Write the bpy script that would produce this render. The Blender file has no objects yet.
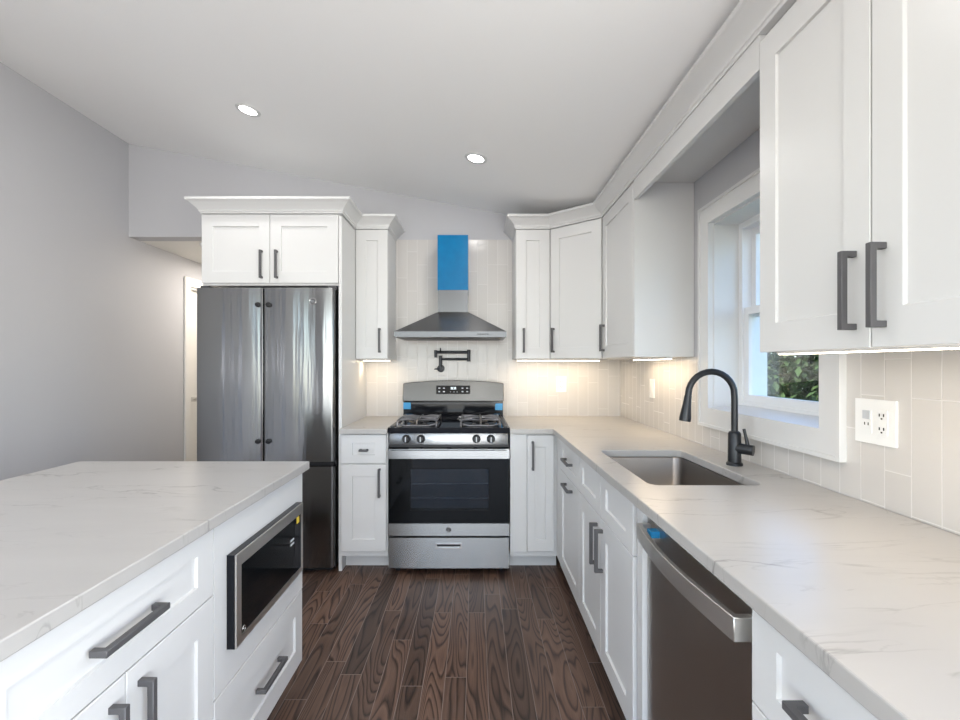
import bpy, bmesh, math, random
from mathutils import Vector, Matrix
R = math.radians
sc = bpy.context.scene
COL = sc.collection
random.seed(7)

# ------------------------------------------------------------------ camera, world, lights, exposure
EYE = 1.3125
cam = bpy.data.cameras.new('camera')
cam.sensor_width = 36.0
cam.lens = 36.0 * 460 / 960
cam.shift_x = 5 / 960
cam.shift_y = 5 / 960
cam.clip_start = 0.02
cam_o = bpy.data.objects.new('camera', cam)
cam_o.location = (0, 0, EYE)
cam_o.rotation_euler = (R(90), 0, 0)
COL.objects.link(cam_o)
sc.camera = cam_o

sc.view_settings.view_transform = 'Standard'
sc.view_settings.look = 'None'
sc.view_settings.gamma = 1.0
sc.view_settings.use_curve_mapping = False
sc.view_settings.exposure = 0.22

world = bpy.data.worlds.new('World')
sc.world = world
world.use_nodes = True
wn = world.node_tree
bg = wn.nodes['Background']
sky = wn.nodes.new('ShaderNodeTexSky')
sky.sky_type = 'NISHITA'
sky.sun_disc = False
sky.sun_elevation = R(40)
sky.sun_rotation = R(250)
tint = wn.nodes.new('ShaderNodeVectorMath'); tint.operation = 'MULTIPLY'
tint.inputs[1].default_value = (0.80, 0.93, 1.07)
wn.links.new(sky.outputs[0], tint.inputs[0])
wn.links.new(tint.outputs[0], bg.inputs[0])
bg.inputs[1].default_value = 0.7

sun = bpy.data.lights.new('sun', 'SUN')
sun.energy = 9.0
sun.angle = R(0.5)
sun.color = (1.0, 0.93, 0.8)
sun_o = bpy.data.objects.new('sun', sun)
sun_o.rotation_euler = Vector((0.6, 0.22, -0.76)).to_track_quat('-Z', 'Y').to_euler()
COL.objects.link(sun_o)

def area(name, loc, direction, sx, sy, watts, color=(1, 1, 1), parent=None, spread=180):
    l = bpy.data.lights.new(name, 'AREA')
    l.shape = 'RECTANGLE'; l.size = sx; l.size_y = sy
    l.energy = watts; l.color = color; l.spread = R(spread)
    o = bpy.data.objects.new(name, l)
    o.rotation_euler = Vector(direction).to_track_quat('-Z', 'Y').to_euler()
    o.location = loc
    COL.objects.link(o)
    if parent is not None:
        o.parent = parent
        o.location = Vector(loc) - parent.matrix_world.translation
    return o

# added fill lights set in invented side and rear wall openings, out of view
REAR_Y = -3.6
LEFT_FILL_OPENINGS = ((0.86, 1.02), (0.46, 0.58), (-0.10, 0.10), (-1.55, -1.0), (-3.2, -1.85))  # invented openings; the narrow ones put bright streaks on the refrigerator
for k, (y0, y1) in enumerate(LEFT_FILL_OPENINGS):
    area('fill_light_left', (-2.84, (y0 + y1) / 2, 1.25), (1, 0, 0.75), 2.1, y1 - y0, (60 if k < 3 else 10) * (y1 - y0), (1.0, 0.99, 0.975))
RIGHT_FILL_OPENING = (-2.2, 0.2)  # invented opening, added to light the left wall and island
area('fill_light_right', (1.30, sum(RIGHT_FILL_OPENING) / 2, 1.2), (-1, 0.4, 1.0), 2.3, 1.8, 102, (1.0, 0.975, 0.945))
REAR_FILL_OPENING = (-2.1, 0.9)  # invented opening, added to brighten the aisle and camera-facing fronts
area('fill_light_rear', (sum(REAR_FILL_OPENING) / 2, REAR_Y - 0.10, 1.2), (0, 1, 0.45), 3.0, 2.2, 85, (1.0, 0.98, 0.955))

# ------------------------------------------------------------------ materials
def new_mat(name):
    m = bpy.data.materials.new(name); m.use_nodes = True
    return m, m.node_tree, m.node_tree.nodes['Principled BSDF']

def simple(name, color, rough=0.5, metal=0.0, noise=0.0, nscale=30, bump=0.0, bscale=200, coat=0.0, spec=None):
    m, t, b = new_mat(name)
    b.inputs['Base Color'].default_value = (*color, 1)
    b.inputs['Roughness'].default_value = rough
    b.inputs['Metallic'].default_value = metal
    if coat: b.inputs['Coat Weight'].default_value = coat
    if spec is not None: b.inputs['Specular IOR Level'].default_value = spec
    tc = t.nodes.new('ShaderNodeTexCoord')
    if noise:
        n = t.nodes.new('ShaderNodeTexNoise'); n.inputs['Scale'].default_value = nscale
        t.links.new(tc.outputs['Object'], n.inputs['Vector'])
        r = t.nodes.new('ShaderNodeMapRange')
        r.inputs['To Min'].default_value = 1 - noise; r.inputs['To Max'].default_value = 1 + noise
        t.links.new(n.outputs['Fac'], r.inputs['Value'])
        h = t.nodes.new('ShaderNodeVectorMath'); h.operation = 'SCALE'
        h.inputs[0].default_value = color
        t.links.new(r.outputs[0], h.inputs['Scale'])
        t.links.new(h.outputs[0], b.inputs['Base Color'])
    if bump:
        n2 = t.nodes.new('ShaderNodeTexNoise'); n2.inputs['Scale'].default_value = bscale
        t.links.new(tc.outputs['Object'], n2.inputs['Vector'])
        bp = t.nodes.new('ShaderNodeBump'); bp.inputs['Strength'].default_value = bump
        bp.inputs['Distance'].default_value = 0.002
        t.links.new(n2.outputs['Fac'], bp.inputs['Height'])
        t.links.new(bp.outputs[0], b.inputs['Normal'])
    return m

def emit(name, color, strength):
    m, t, b = new_mat(name)
    b.inputs['Base Color'].default_value = (*color, 1)
    b.inputs['Emission Color'].default_value = (*color, 1)
    b.inputs['Emission Strength'].default_value = strength
    return m

def mnode(t, op, a, b=None, c=None):
    n = t.nodes.new('ShaderNodeMath'); n.operation = op
    for i, v in enumerate((a, b, c)):
        if v is None: continue
        if isinstance(v, (int, float)): n.inputs[i].default_value = v
        else: t.links.new(v, n.inputs[i])
    return n.outputs[0]

def steel(name, color=(0.50, 0.50, 0.51), rough=0.24, scale=(4, 4, 500), strength=0.05, aniso=0.0, dist=0.0006):
    """brushed steel: stretched noise drives roughness and a faint bump"""
    m, t, b = new_mat(name)
    b.inputs['Metallic'].default_value = 1.0
    tc = t.nodes.new('ShaderNodeTexCoord')
    mp = t.nodes.new('ShaderNodeMapping'); mp.inputs['Scale'].default_value = scale
    t.links.new(tc.outputs['Object'], mp.inputs[0])
    n = t.nodes.new('ShaderNodeTexNoise'); n.inputs['Scale'].default_value = 1.0; n.inputs['Detail'].default_value = 3
    t.links.new(mp.outputs[0], n.inputs['Vector'])
    r = t.nodes.new('ShaderNodeMapRange')
    r.inputs['To Min'].default_value = rough * 0.95; r.inputs['To Max'].default_value = rough * 1.05
    t.links.new(n.outputs['Fac'], r.inputs[0]); t.links.new(r.outputs[0], b.inputs['Roughness'])
    bp = t.nodes.new('ShaderNodeBump'); bp.inputs['Strength'].default_value = strength; bp.inputs['Distance'].default_value = dist
    t.links.new(n.outputs['Fac'], bp.inputs['Height']); t.links.new(bp.outputs[0], b.inputs['Normal'])
    b.inputs['Base Color'].default_value = (*color, 1)
    if aniso:
        b.inputs['Anisotropic'].default_value = aniso
        tg = t.nodes.new('ShaderNodeTangent'); tg.direction_type = 'UV_MAP'; tg.uv_map = 'UVMap'
        t.links.new(tg.outputs[0], b.inputs['Tangent'])
    return m

def tile_mat(name, axis):
    """vertical 3x12 subway tile with a random drop per column, pale grout"""
    m, t, b = new_mat(name)
    tc = t.nodes.new('ShaderNodeTexCoord')
    sp = t.nodes.new('ShaderNodeSeparateXYZ'); t.links.new(tc.outputs['Object'], sp.inputs[0])
    W, H, G = 0.0784, 0.3065, 0.0028
    u = mnode(t, 'DIVIDE', mnode(t, 'ADD', sp.outputs[axis], 3.9), W)
    c = mnode(t, 'FLOOR', u)
    fu = mnode(t, 'FRACT', u)
    wn_ = t.nodes.new('ShaderNodeTexWhiteNoise'); wn_.noise_dimensions = '1D'
    t.links.new(c, wn_.inputs['W'])
    q = mnode(t, 'DIVIDE', mnode(t, 'FLOOR', mnode(t, 'MULTIPLY', wn_.outputs['Value'], 6)), 6)
    v = mnode(t, 'ADD', mnode(t, 'DIVIDE', sp.outputs[2], H), q)
    fv = mnode(t, 'FRACT', v)
    du = mnode(t, 'MULTIPLY', mnode(t, 'MINIMUM', fu, mnode(t, 'SUBTRACT', 1, fu)), W)
    dv = mnode(t, 'MULTIPLY', mnode(t, 'MINIMUM', fv, mnode(t, 'SUBTRACT', 1, fv)), H)
    d = mnode(t, 'MINIMUM', du, dv)
    mask = t.nodes.new('ShaderNodeMapRange'); mask.interpolation_type = 'SMOOTHSTEP'
    mask.inputs['From Min'].default_value = G * 0.3; mask.inputs['From Max'].default_value = G * 0.75
    t.links.new(d, mask.inputs[0])
    wn2 = t.nodes.new('ShaderNodeTexWhiteNoise'); wn2.noise_dimensions = '2D'
    cb = t.nodes.new('ShaderNodeCombineXYZ'); t.links.new(c, cb.inputs[0]); t.links.new(mnode(t, 'FLOOR', v), cb.inputs[1])
    t.links.new(cb.outputs[0], wn2.inputs['Vector'])
    tone = t.nodes.new('ShaderNodeMix'); tone.data_type = 'RGBA'
    tone.inputs[6].default_value = (0.595, 0.570, 0.545, 1); tone.inputs[7].default_value = (0.62, 0.595, 0.57, 1)
    t.links.new(wn2.outputs['Value'], tone.inputs[0])
    mix = t.nodes.new('ShaderNodeMix'); mix.data_type = 'RGBA'
    mix.inputs[6].default_value = (0.69, 0.67, 0.65, 1)
    t.links.new(mask.outputs[0], mix.inputs[0]); t.links.new(tone.outputs[2], mix.inputs[7])
    t.links.new(mix.outputs[2], b.inputs['Base Color'])
    rr = t.nodes.new('ShaderNodeMapRange'); rr.inputs['To Min'].default_value = 0.6; rr.inputs['To Max'].default_value = 0.22
    t.links.new(mask.outputs[0], rr.inputs[0]); t.links.new(rr.outputs[0], b.inputs['Roughness'])
    wv = t.nodes.new('ShaderNodeTexNoise'); wv.inputs['Scale'].default_value = 14
    t.links.new(tc.outputs['Object'], wv.inputs['Vector'])
    hh = mnode(t, 'ADD', mask.outputs[0], mnode(t, 'MULTIPLY', wv.outputs['Fac'], 0.7))
    bp = t.nodes.new('ShaderNodeBump'); bp.inputs['Strength'].default_value = 0.35; bp.inputs['Distance'].default_value = 0.0015
    t.links.new(hh, bp.inputs['Height']); t.links.new(bp.outputs[0], b.inputs['Normal'])
    return m

def floor_mat():
    """dark stained oak planks running away from the camera"""
    m, t, b = new_mat('oak_floor')
    tc = t.nodes.new('ShaderNodeTexCoord')
    sp = t.nodes.new('ShaderNodeSeparateXYZ'); t.links.new(tc.outputs['Object'], sp.inputs[0])
    W, L = 0.089, 0.95
    u = mnode(t, 'DIVIDE', mnode(t, 'ADD', sp.outputs[0], 5.02), W)
    c = mnode(t, 'FLOOR', u); fu = mnode(t, 'FRACT', u)
    w1 = t.nodes.new('ShaderNodeTexWhiteNoise'); w1.noise_dimensions = '1D'; t.links.new(c, w1.inputs['W'])
    v = mnode(t, 'ADD', mnode(t, 'DIVIDE', sp.outputs[1], L), mnode(t, 'MULTIPLY', w1.outputs['Value'], 7.3))
    rw = mnode(t, 'FLOOR', v); fv = mnode(t, 'FRACT', v)
    cb = t.nodes.new('ShaderNodeCombineXYZ'); t.links.new(c, cb.inputs[0]); t.links.new(rw, cb.inputs[1])
    w2 = t.nodes.new('ShaderNodeTexWhiteNoise'); w2.noise_dimensions = '2D'; t.links.new(cb.outputs[0], w2.inputs['Vector'])
    rnd = w2.outputs['Value']
    sepc = t.nodes.new('ShaderNodeSeparateColor'); t.links.new(w2.outputs['Color'], sepc.inputs[0])
    # growth rings: a low frequency field stretched along the plank, banded
    gx = mnode(t, 'ADD', mnode(t, 'MULTIPLY', sp.outputs[0], 9.0), mnode(t, 'MULTIPLY', rnd, 91.0))
    gy = mnode(t, 'ADD', mnode(t, 'MULTIPLY', sp.outputs[1], 1.05), mnode(t, 'MULTIPLY', sepc.outputs[1], 57.0))
    g = t.nodes.new('ShaderNodeCombineXYZ'); t.links.new(gx, g.inputs[0]); t.links.new(gy, g.inputs[1])
    n1 = t.nodes.new('ShaderNodeTexNoise'); n1.inputs['Scale'].default_value = 1.0; n1.inputs['Detail'].default_value = 1.2
    n1.inputs['Roughness'].default_value = 0.35
    t.links.new(g.outputs[0], n1.inputs['Vector'])
    ring = mnode(t, 'FRACT', mnode(t, 'MULTIPLY', n1.outputs['Fac'], mnode(t, 'ADD', 9.0, mnode(t, 'MULTIPLY', sepc.outputs[2], 16.0))))
    band = t.nodes.new('ShaderNodeValToRGB')
    e = band.color_ramp.elements
    e[0].position = 0.0; e[0].color = (0.05, 0.05, 0.05, 1)
    e[1].position = 1.0; e[1].color = (0.05, 0.05, 0.05, 1)
    x = band.color_ramp.elements.new(0.22); x.color = (1, 1, 1, 1)
    x = band.color_ramp.elements.new(0.75); x.color = (0.75, 0.75, 0.75, 1)
    t.links.new(ring, band.inputs[0])
    # fine pores
    mp = t.nodes.new('ShaderNodeMapping'); mp.inputs['Scale'].default_value = (330, 9, 1)
    t.links.new(tc.outputs['Object'], mp.inputs[0])
    n2 = t.nodes.new('ShaderNodeTexNoise'); n2.inputs['Scale'].default_value = 1; n2.inputs['Detail'].default_value = 2
    t.links.new(mp.outputs[0], n2.inputs['Vector'])
    f = mnode(t, 'ADD', mnode(t, 'MULTIPLY', band.outputs[0], 0.62), mnode(t, 'MULTIPLY', n2.outputs['Fac'], 0.46))
    ramp = t.nodes.new('ShaderNodeValToRGB')
    e = ramp.color_ramp.elements
    e[0].position = 0.22; e[0].color = (0.018, 0.010, 0.008, 1)
    e[1].position = 0.95; e[1].color = (0.165, 0.098, 0.070, 1)
    x = ramp.color_ramp.elements.new(0.55); x.color = (0.088, 0.049, 0.034, 1)
    t.links.new(f, ramp.inputs[0])
    tone = t.nodes.new('ShaderNodeVectorMath'); tone.operation = 'SCALE'
    t.links.new(ramp.outputs[0], tone.inputs[0])
    t.links.new(mnode(t, 'ADD', 0.50, mnode(t, 'MULTIPLY', rnd, 0.66)), tone.inputs['Scale'])
    du = mnode(t, 'MULTIPLY', mnode(t, 'MINIMUM', fu, mnode(t, 'SUBTRACT', 1, fu)), W)
    dv = mnode(t, 'MULTIPLY', mnode(t, 'MINIMUM', fv, mnode(t, 'SUBTRACT', 1, fv)), L)
    seam = t.nodes.new('ShaderNodeMapRange'); seam.inputs['From Min'].default_value = 0.0004; seam.inputs['From Max'].default_value = 0.0022
    t.links.new(mnode(t, 'MINIMUM', du, dv), seam.inputs[0])
    mix = t.nodes.new('ShaderNodeMix'); mix.data_type = 'RGBA'; mix.inputs[6].default_value = (0.22, 0.17, 0.15, 1)
    t.links.new(seam.outputs[0], mix.inputs[0]); t.links.new(tone.outputs[0], mix.inputs[7])
    t.links.new(mix.outputs[2], b.inputs['Base Color'])
    b.inputs['Roughness'].default_value = 0.42
    bp = t.nodes.new('ShaderNodeBump'); bp.inputs['Strength'].default_value = 0.25; bp.inputs['Distance'].default_value = 0.0012
    t.links.new(mnode(t, 'ADD', seam.outputs[0], mnode(t, 'MULTIPLY', f, 0.4)), bp.inputs['Height'])
    t.links.new(bp.outputs[0], b.inputs['Normal'])
    return m

def quartz_mat(name, ang, seed):
    m, t, b = new_mat(name)
    tc = t.nodes.new('ShaderNodeTexCoord')
    mp = t.nodes.new('ShaderNodeMapping')
    mp.inputs['Rotation'].default_value = (0, 0, R(ang)); mp.inputs['Location'].default_value = (seed, seed * 1.7, 0)
    mp.inputs['Scale'].default_value = (0.75, 3.4, 1.0)
    t.links.new(tc.outputs['Object'], mp.inputs[0])
    def vein(scale, width, detail, dist):
        n = t.nodes.new('ShaderNodeTexNoise'); n.inputs['Scale'].default_value = scale
        n.inputs['Detail'].default_value = detail; n.inputs['Distortion'].default_value = dist
        t.links.new(mp.outputs[0], n.inputs['Vector'])
        a = mnode(t, 'ABSOLUTE', mnode(t, 'SUBTRACT', n.outputs['Fac'], 0.5))
        r = t.nodes.new('ShaderNodeMapRange'); r.inputs['From Min'].default_value = 0; r.inputs['From Max'].default_value = width
        r.inputs['To Min'].default_value = 1; r.inputs['To Max'].default_value = 0
        t.links.new(a, r.inputs[0]); return r.outputs[0]
    mk = t.nodes.new('ShaderNodeTexNoise'); mk.inputs['Scale'].default_value = 3.0
    t.links.new(mp.outputs[0], mk.inputs['Vector'])
    mr = t.nodes.new('ShaderNodeMapRange'); mr.inputs['From Min'].default_value = 0.44; mr.inputs['From Max'].default_value = 0.62
    t.links.new(mk.outputs['Fac'], mr.inputs[0])
    v = mnode(t, 'ADD', mnode(t, 'MULTIPLY', mnode(t, 'MULTIPLY', vein(1.5, 0.011, 7, 0.6), mr.outputs[0]), 0.66),
              mnode(t, 'MULTIPLY', mnode(t, 'MULTIPLY', vein(3.4, 0.012, 6, 0.8), mr.outputs[0]), 0.34))
    v = mnode(t, 'ADD', v, mnode(t, 'MULTIPLY', vein(1.3, 0.10, 4, 0.3), 0.07))
    mix = t.nodes.new('ShaderNodeMix'); mix.data_type = 'RGBA'
    mix.inputs[6].default_value = (0.44, 0.426, 0.41, 1); mix.inputs[7].default_value = (0.17, 0.16, 0.15, 1)
    t.links.new(v, mix.inputs[0]); t.links.new(mix.outputs[2], b.inputs['Base Color'])
    b.inputs['Roughness'].default_value = 0.28
    return m

def thin_glass(name, tint=(1, 1, 1), gloss=0.5, rough=0.0):
    m = bpy.data.materials.new(name); m.use_nodes = True
    t = m.node_tree; t.nodes.remove(t.nodes['Principled BSDF'])
    tr = t.nodes.new('ShaderNodeBsdfTransparent'); tr.inputs[0].default_value = (*tint, 1)
    gl = t.nodes.new('ShaderNodeBsdfGlossy'); gl.inputs['Roughness'].default_value = rough
    fr = t.nodes.new('ShaderNodeFresnel'); fr.inputs[0].default_value = 1.45
    mx = t.nodes.new('ShaderNodeMixShader')
    t.links.new(mnode(t, 'MULTIPLY', fr.outputs[0], gloss), mx.inputs[0])
    t.links.new(tr.outputs[0], mx.inputs[1]); t.links.new(gl.outputs[0], mx.inputs[2])
    t.links.new(mx.outputs[0], t.nodes['Material Output'].inputs[0])
    return m

M = dict(
    white=simple('cabinet_white', (0.665, 0.665, 0.66), 0.32, bump=0.02, bscale=60),
    trim=simple('trim_white', (0.69, 0.69, 0.69), 0.35, bump=0.02, bscale=50),
    vinyl=simple('window_vinyl', (0.82, 0.83, 0.85), 0.3, noise=0.01),
    wall=simple('wall_grey_paint', (0.515, 0.515, 0.535), 0.6, bump=0.06, bscale=350),
    ceil=simple('ceiling_paint', (0.93, 0.93, 0.925), 0.8, bump=0.05, bscale=300),
    hallwhite=simple('hall_white', (0.80, 0.78, 0.74), 0.6, bump=0.04, bscale=300),
    tile_b=tile_mat('tile_back', 0), tile_r=tile_mat('tile_right', 1),
    floor=floor_mat(),
    quartz=quartz_mat('quartz_right', 55, 3.1), quartz_i=quartz_mat('quartz_island', 76, 8.4), quartz_l=quartz_mat('quartz_left', 10, 1.3),
    steel=steel('brushed_steel_horizontal', (0.34, 0.34, 0.342), 0.26, (3, 3, 400), 0.006, .85),
    steel_f=steel('brushed_steel_fridge', (0.235, 0.235, 0.235), 0.135, (13, 13, .7), 1.0, .92, .0016),
    steel_d=steel('brushed_steel_dishwasher', (0.48, 0.46, 0.44), 0.30, (3, 3, 400), 0.006, .85),
    steel_h=steel('steel_hood', (0.25, 0.252, 0.256), 0.26, (3, 3, 400), 0.006, .8),
    steel_r=steel('steel_hood_rim', (0.115, 0.118, 0.124), 0.26, (3, 3, 400), 0.006, .8),
    steel_b=steel('steel_backguard', (0.115, 0.110, 0.103), 0.24, (3, 3, 400), 0.006, .8),
    steel_m=simple('satin_steel', (0.72, 0.70, 0.67), 0.38, 1.0, noise=0.03),
    sink=steel('steel_sink', (0.22, 0.20, 0.182), 0.30, (60, 60, 60), 0.08),
    chrome=simple('chrome', (0.7, 0.7, 0.7), 0.12, 1.0, noise=0.02),
    handle=simple('gunmetal_pull', (0.105, 0.103, 0.107), 0.5, 0.3, noise=0.05, nscale=90),
    black=simple('black_metal', (0.018, 0.018, 0.02), 0.38, 0.3, noise=0.08),
    mblack=simple('matte_black_tap', (0.022, 0.024, 0.028), 0.35, 0.4, noise=0.05),
    enamel=simple('black_enamel', (0.008, 0.009, 0.012), 0.08, noise=0.05, spec=0.2),
    bglass=simple('black_glass', (0.004, 0.005, 0.006), 0.05, noise=0.05, spec=0.25),
    iron=simple('cast_iron', (0.20, 0.20, 0.21), 0.30, 0.6, noise=0.15, nscale=120, bump=0.15, bscale=600),
    dgrey=simple('appliance_grey', (0.06, 0.06, 0.065), 0.45, noise=0.05),
    film=simple('blue_protective_film', (0.0, 0.145, 0.34), 0.2, noise=0.15, nscale=18, bump=0.4, bscale=45, spec=0.22),
    tape=simple('blue_tape', (0.02, 0.30, 0.62), 0.35, noise=0.05),
    yellow=simple('yellow_sticker', (0.75, 0.55, 0.06), 0.5, noise=0.05),
    plate=simple('outlet_white', (0.85, 0.85, 0.84), 0.28, noise=0.01),
    slot=simple('socket_slot', (0.03, 0.03, 0.03), 0.5, noise=0.02),
    grey=simple('legend_grey', (0.55, 0.57, 0.6), 0.4, noise=0.02),
    cavity=simple('oven_cavity', (0.07, 0.09, 0.115), 0.35, noise=0.1),
    lens=emit('lamp_lens', (1.0, 0.97, 0.92), 14.0),
    led=emit('led_strip', (1.0, 0.89, 0.72), 8.0),
    digits=emit('display_digits', (0.85, 0.95, 1.0), 1.6),
    pane=thin_glass('window_glass', (0.97, 0.99, 1.0), 0.35),
    oglass=thin_glass('oven_glass', (0.42, 0.47, 0.52), 1.0, 0.02),
    leaf=simple('leaf_green', (0.060, 0.100, 0.034), 0.7, noise=0.7, nscale=7, spec=0.1),
    bark=simple('bark', (0.08, 0.055, 0.035), 0.9, noise=0.3),
    lawn=simple('lawn', (0.07, 0.13, 0.035), 0.9, noise=0.4, nscale=12),
)

# ------------------------------------------------------------------ mesh building
def fr(o, n):
    """frame at point o: u along the face, v up, w along the outward normal n"""
    w = Vector((n[0], n[1], 0)).normalized(); v = Vector((0, 0, 1)); u = v.cross(w)
    m = Matrix((u, v, w)).transposed().to_4x4(); m.translation = Vector(o)
    return m
I4 = Matrix.Identity(4)

class MB:
    def __init__(s): s.bm = bmesh.new()
    def _add(s, verts, faces, Mx=I4):
        vs = [s.bm.verts.new(Mx @ Vector(v)) for v in verts]
        fs = []
        for f in faces:
            try: fs.append(s.bm.faces.new([vs[i] for i in f]))
            except ValueError: pass
        return vs, fs
    def box(s, x0, x1, y0, y1, z0, z1, bev=0.0, Mx=I4, seg=1):
        vs, fs = s._add([(x0, y0, z0), (x1, y0, z0), (x1, y1, z0), (x0, y1, z0), (x0, y0, z1), (x1, y0, z1), (x1, y1, z1), (x0, y1, z1)],
                        [(3, 2, 1, 0), (4, 5, 6, 7), (0, 1, 5, 4), (1, 2, 6, 5), (2, 3, 7, 6), (3, 0, 4, 7)], Mx)
        if bev: s._bev(vs, bev, seg)
        return s
    def _bev(s, vs, b, seg=1, ang=30):
        es = {e for v in vs for e in v.link_edges if len(e.link_faces) == 2 and e.calc_face_angle(0) > R(ang)}
        bmesh.ops.bevel(s.bm, geom=list(es), offset=b, segments=seg, affect='EDGES', profile=0.5, clamp_overlap=True)
    def prism(s, poly, a0, a1, plane='xy', bev=0.0, Mx=I4, hole=None, seg=1):
        """poly in a plane, extruded along the third axis between a0 and a1; optional hole loops"""
        def P(p, a):
            return {'xy': (p[0], p[1], a), 'xz': (p[0], a, p[1]), 'yz': (a, p[0], p[1])}[plane]
        b2 = bmesh.new(); loops = [poly] + list(hole or [])
        for lp in loops:
            vs = [b2.verts.new(P(p, a0)) for p in lp]
            for i in range(len(vs)): b2.edges.new((vs[i], vs[(i + 1) % len(vs)]))
        if hole: bmesh.ops.triangle_fill(b2, use_beauty=True, use_dissolve=False, edges=b2.edges[:])
        else: b2.faces.new(b2.verts[:])
        g = bmesh.ops.extrude_face_region(b2, geom=b2.faces[:])
        d = Vector(P((0, 0), a1 - a0))
        bmesh.ops.translate(b2, vec=d, verts=[v for v in g['geom'] if isinstance(v, bmesh.types.BMVert)])
        bmesh.ops.recalc_face_normals(b2, faces=b2.faces[:])
        if bev:
            es = [e for e in b2.edges if len(e.link_faces) == 2 and e.calc_face_angle(0) > R(30)]
            bmesh.ops.bevel(b2, geom=es, offset=bev, segments=seg, affect='EDGES', profile=0.5, clamp_overlap=True)
        b2.verts.index_update()
        s._add([v.co.copy() for v in b2.verts], [[v.index for v in f.verts] for f in b2.faces], Mx); b2.free()
        return s
    def cyl(s, p0, p1, r0, r1=None, n=24, Mx=I4, bev=0.0):
        r1 = r0 if r1 is None else r1
        return s.tube([p0, p1], [r0, r1], n, Mx, bev)
    def tube(s, pts, r, n=12, Mx=I4, bev=0.0):
        pts = [Vector(p) for p in pts]
        rs = r if isinstance(r, (list, tuple)) else [r] * len(pts)
        rings = []; ref = None
        for i, p in enumerate(pts):
            d = (pts[min(i + 1, len(pts) - 1)] - pts[max(i - 1, 0)]).normalized()
            if ref is None:
                ref = Vector((0, 0, 1)) if abs(d.z) < 0.9 else Vector((1, 0, 0))
            a = (ref - d * ref.dot(d)).normalized(); ref = a; b = d.cross(a)
            rings.append([p + (a * math.cos(2 * math.pi * k / n) + b * math.sin(2 * math.pi * k / n)) * rs[i] for k in range(n)])
        V = [v for rg in rings for v in rg]; F = []
        for i in range(len(pts) - 1):
            for k in range(n):
                F.append((i * n + k, i * n + (k + 1) % n, (i + 1) * n + (k + 1) % n, (i + 1) * n + k))
        F.append(tuple(reversed(range(n)))); F.append(tuple((len(pts) - 1) * n + k for k in range(n)))
        vs, fs = s._add(V, F, Mx)
        if bev: s._bev(vs, bev, 2, 60)
        return s
    def lathe(s, prof, c, axis=(0, 0, 1), n=32):
        """closed-ended revolve of (r, h) about an axis through c"""
        q = Vector(axis).normalized().to_track_quat('Z', 'Y').to_matrix().to_4x4(); q.translation = Vector(c)
        V = []; F = []
        for (r, h) in prof:
            for k in range(n): V.append((max(r, 1e-5) * math.cos(2 * math.pi * k / n), max(r, 1e-5) * math.sin(2 * math.pi * k / n), h))
        for i in range(len(prof) - 1):
            for k in range(n): F.append((i * n + k, i * n + (k + 1) % n, (i + 1) * n + (k + 1) % n, (i + 1) * n + k))
        F.append(tuple(reversed(range(n)))); F.append(tuple((len(prof) - 1) * n + k for k in range(n)))
        s._add(V, F, q); return s
    def ring(s, c, axis, R0, r, n=32, m=8):
        q = Vector(axis).normalized().to_track_quat('Z', 'Y').to_matrix().to_4x4(); q.translation = Vector(c)
        V = []; F = []
        for i in range(n):
            a = 2 * math.pi * i / n
            for k in range(m):
                b = 2 * math.pi * k / m
                V.append(((R0 + r * math.cos(b)) * math.cos(a), (R0 + r * math.cos(b)) * math.sin(a), r * math.sin(b)))
        for i in range(n):
            for k in range(m): F.append((i * m + k, ((i + 1) % n) * m + k, ((i + 1) % n) * m + (k + 1) % m, i * m + (k + 1) % m))
        s._add(V, F, q); return s
    def shaker(s, Mx, w, h, t=0.02, st=0.075, rl=0.075, rec=0.0075):
        """five piece door: frame with a recessed flat panel"""
        c = 0.0016; k = 0.0022
        def rc(i, z, j=None):
            j = i if j is None else j
            return [(i, j, z), (w - i, j, z), (w - i, h - j, z), (i, h - j, z)]
        V = rc(0, 0) + rc(0, t - c) + rc(c, t) + rc(st, t, rl) + rc(st + k, t - rec, rl + k)
        F = [(3, 2, 1, 0)]
        for l in range(4):
            for i in range(4):
                a, b = l * 4 + i, l * 4 + (i + 1) % 4
                F.append((a, b, b + 4, a + 4))
        F.append((16, 17, 18, 19))
        s._add(V, F, Mx); return s
    def pull(s, Mx, L, vert=True, bar=0.0135, out=0.034):
        """square bar pull: a U of one bar; starts at the origin of Mx along v (or u)"""
        poly = [(0, 0), (bar, 0), (bar, out - bar), (L - bar, out - bar), (L - bar, 0), (L, 0), (L, out), (0, out)]
        if vert: s.prism(poly, -bar / 2, bar / 2, 'yz', 0.0012, Mx)
        else: s.prism(poly, -bar / 2, bar / 2, 'xz', 0.0012, Mx)
        return s
    def sweep(s, path, prof):
        """profile (out, z) carried along an xy path, out to its right hand side, mitred"""
        P = [Vector((p[0], p[1])) for p in path]; n = len(prof)
        V = []; F = []
        nor = []
        for i in range(len(P) - 1):
            d = (P[i + 1] - P[i]).normalized(); nor.append(Vector((d.y, -d.x)))
        for i, p in enumerate(P):
            if i == 0: mt = nor[0]
            elif i == len(P) - 1: mt = nor[-1]
            else:
                mt = (nor[i - 1] + nor[i]).normalized(); mt = mt / mt.dot(nor[i])
            for (o, z) in prof: V.append((p.x + mt.x * o, p.y + mt.y * o, z))
        for i in range(len(P) - 1):
            for k in range(n): F.append((i * n + k, i * n + (k + 1) % n, (i + 1) * n + (k + 1) % n, (i + 1) * n + k))
        F.append(tuple(reversed(range(n)))); F.append(tuple((len(P) - 1) * n + k for k in range(n)))
        s._add(V, F); return s
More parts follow.
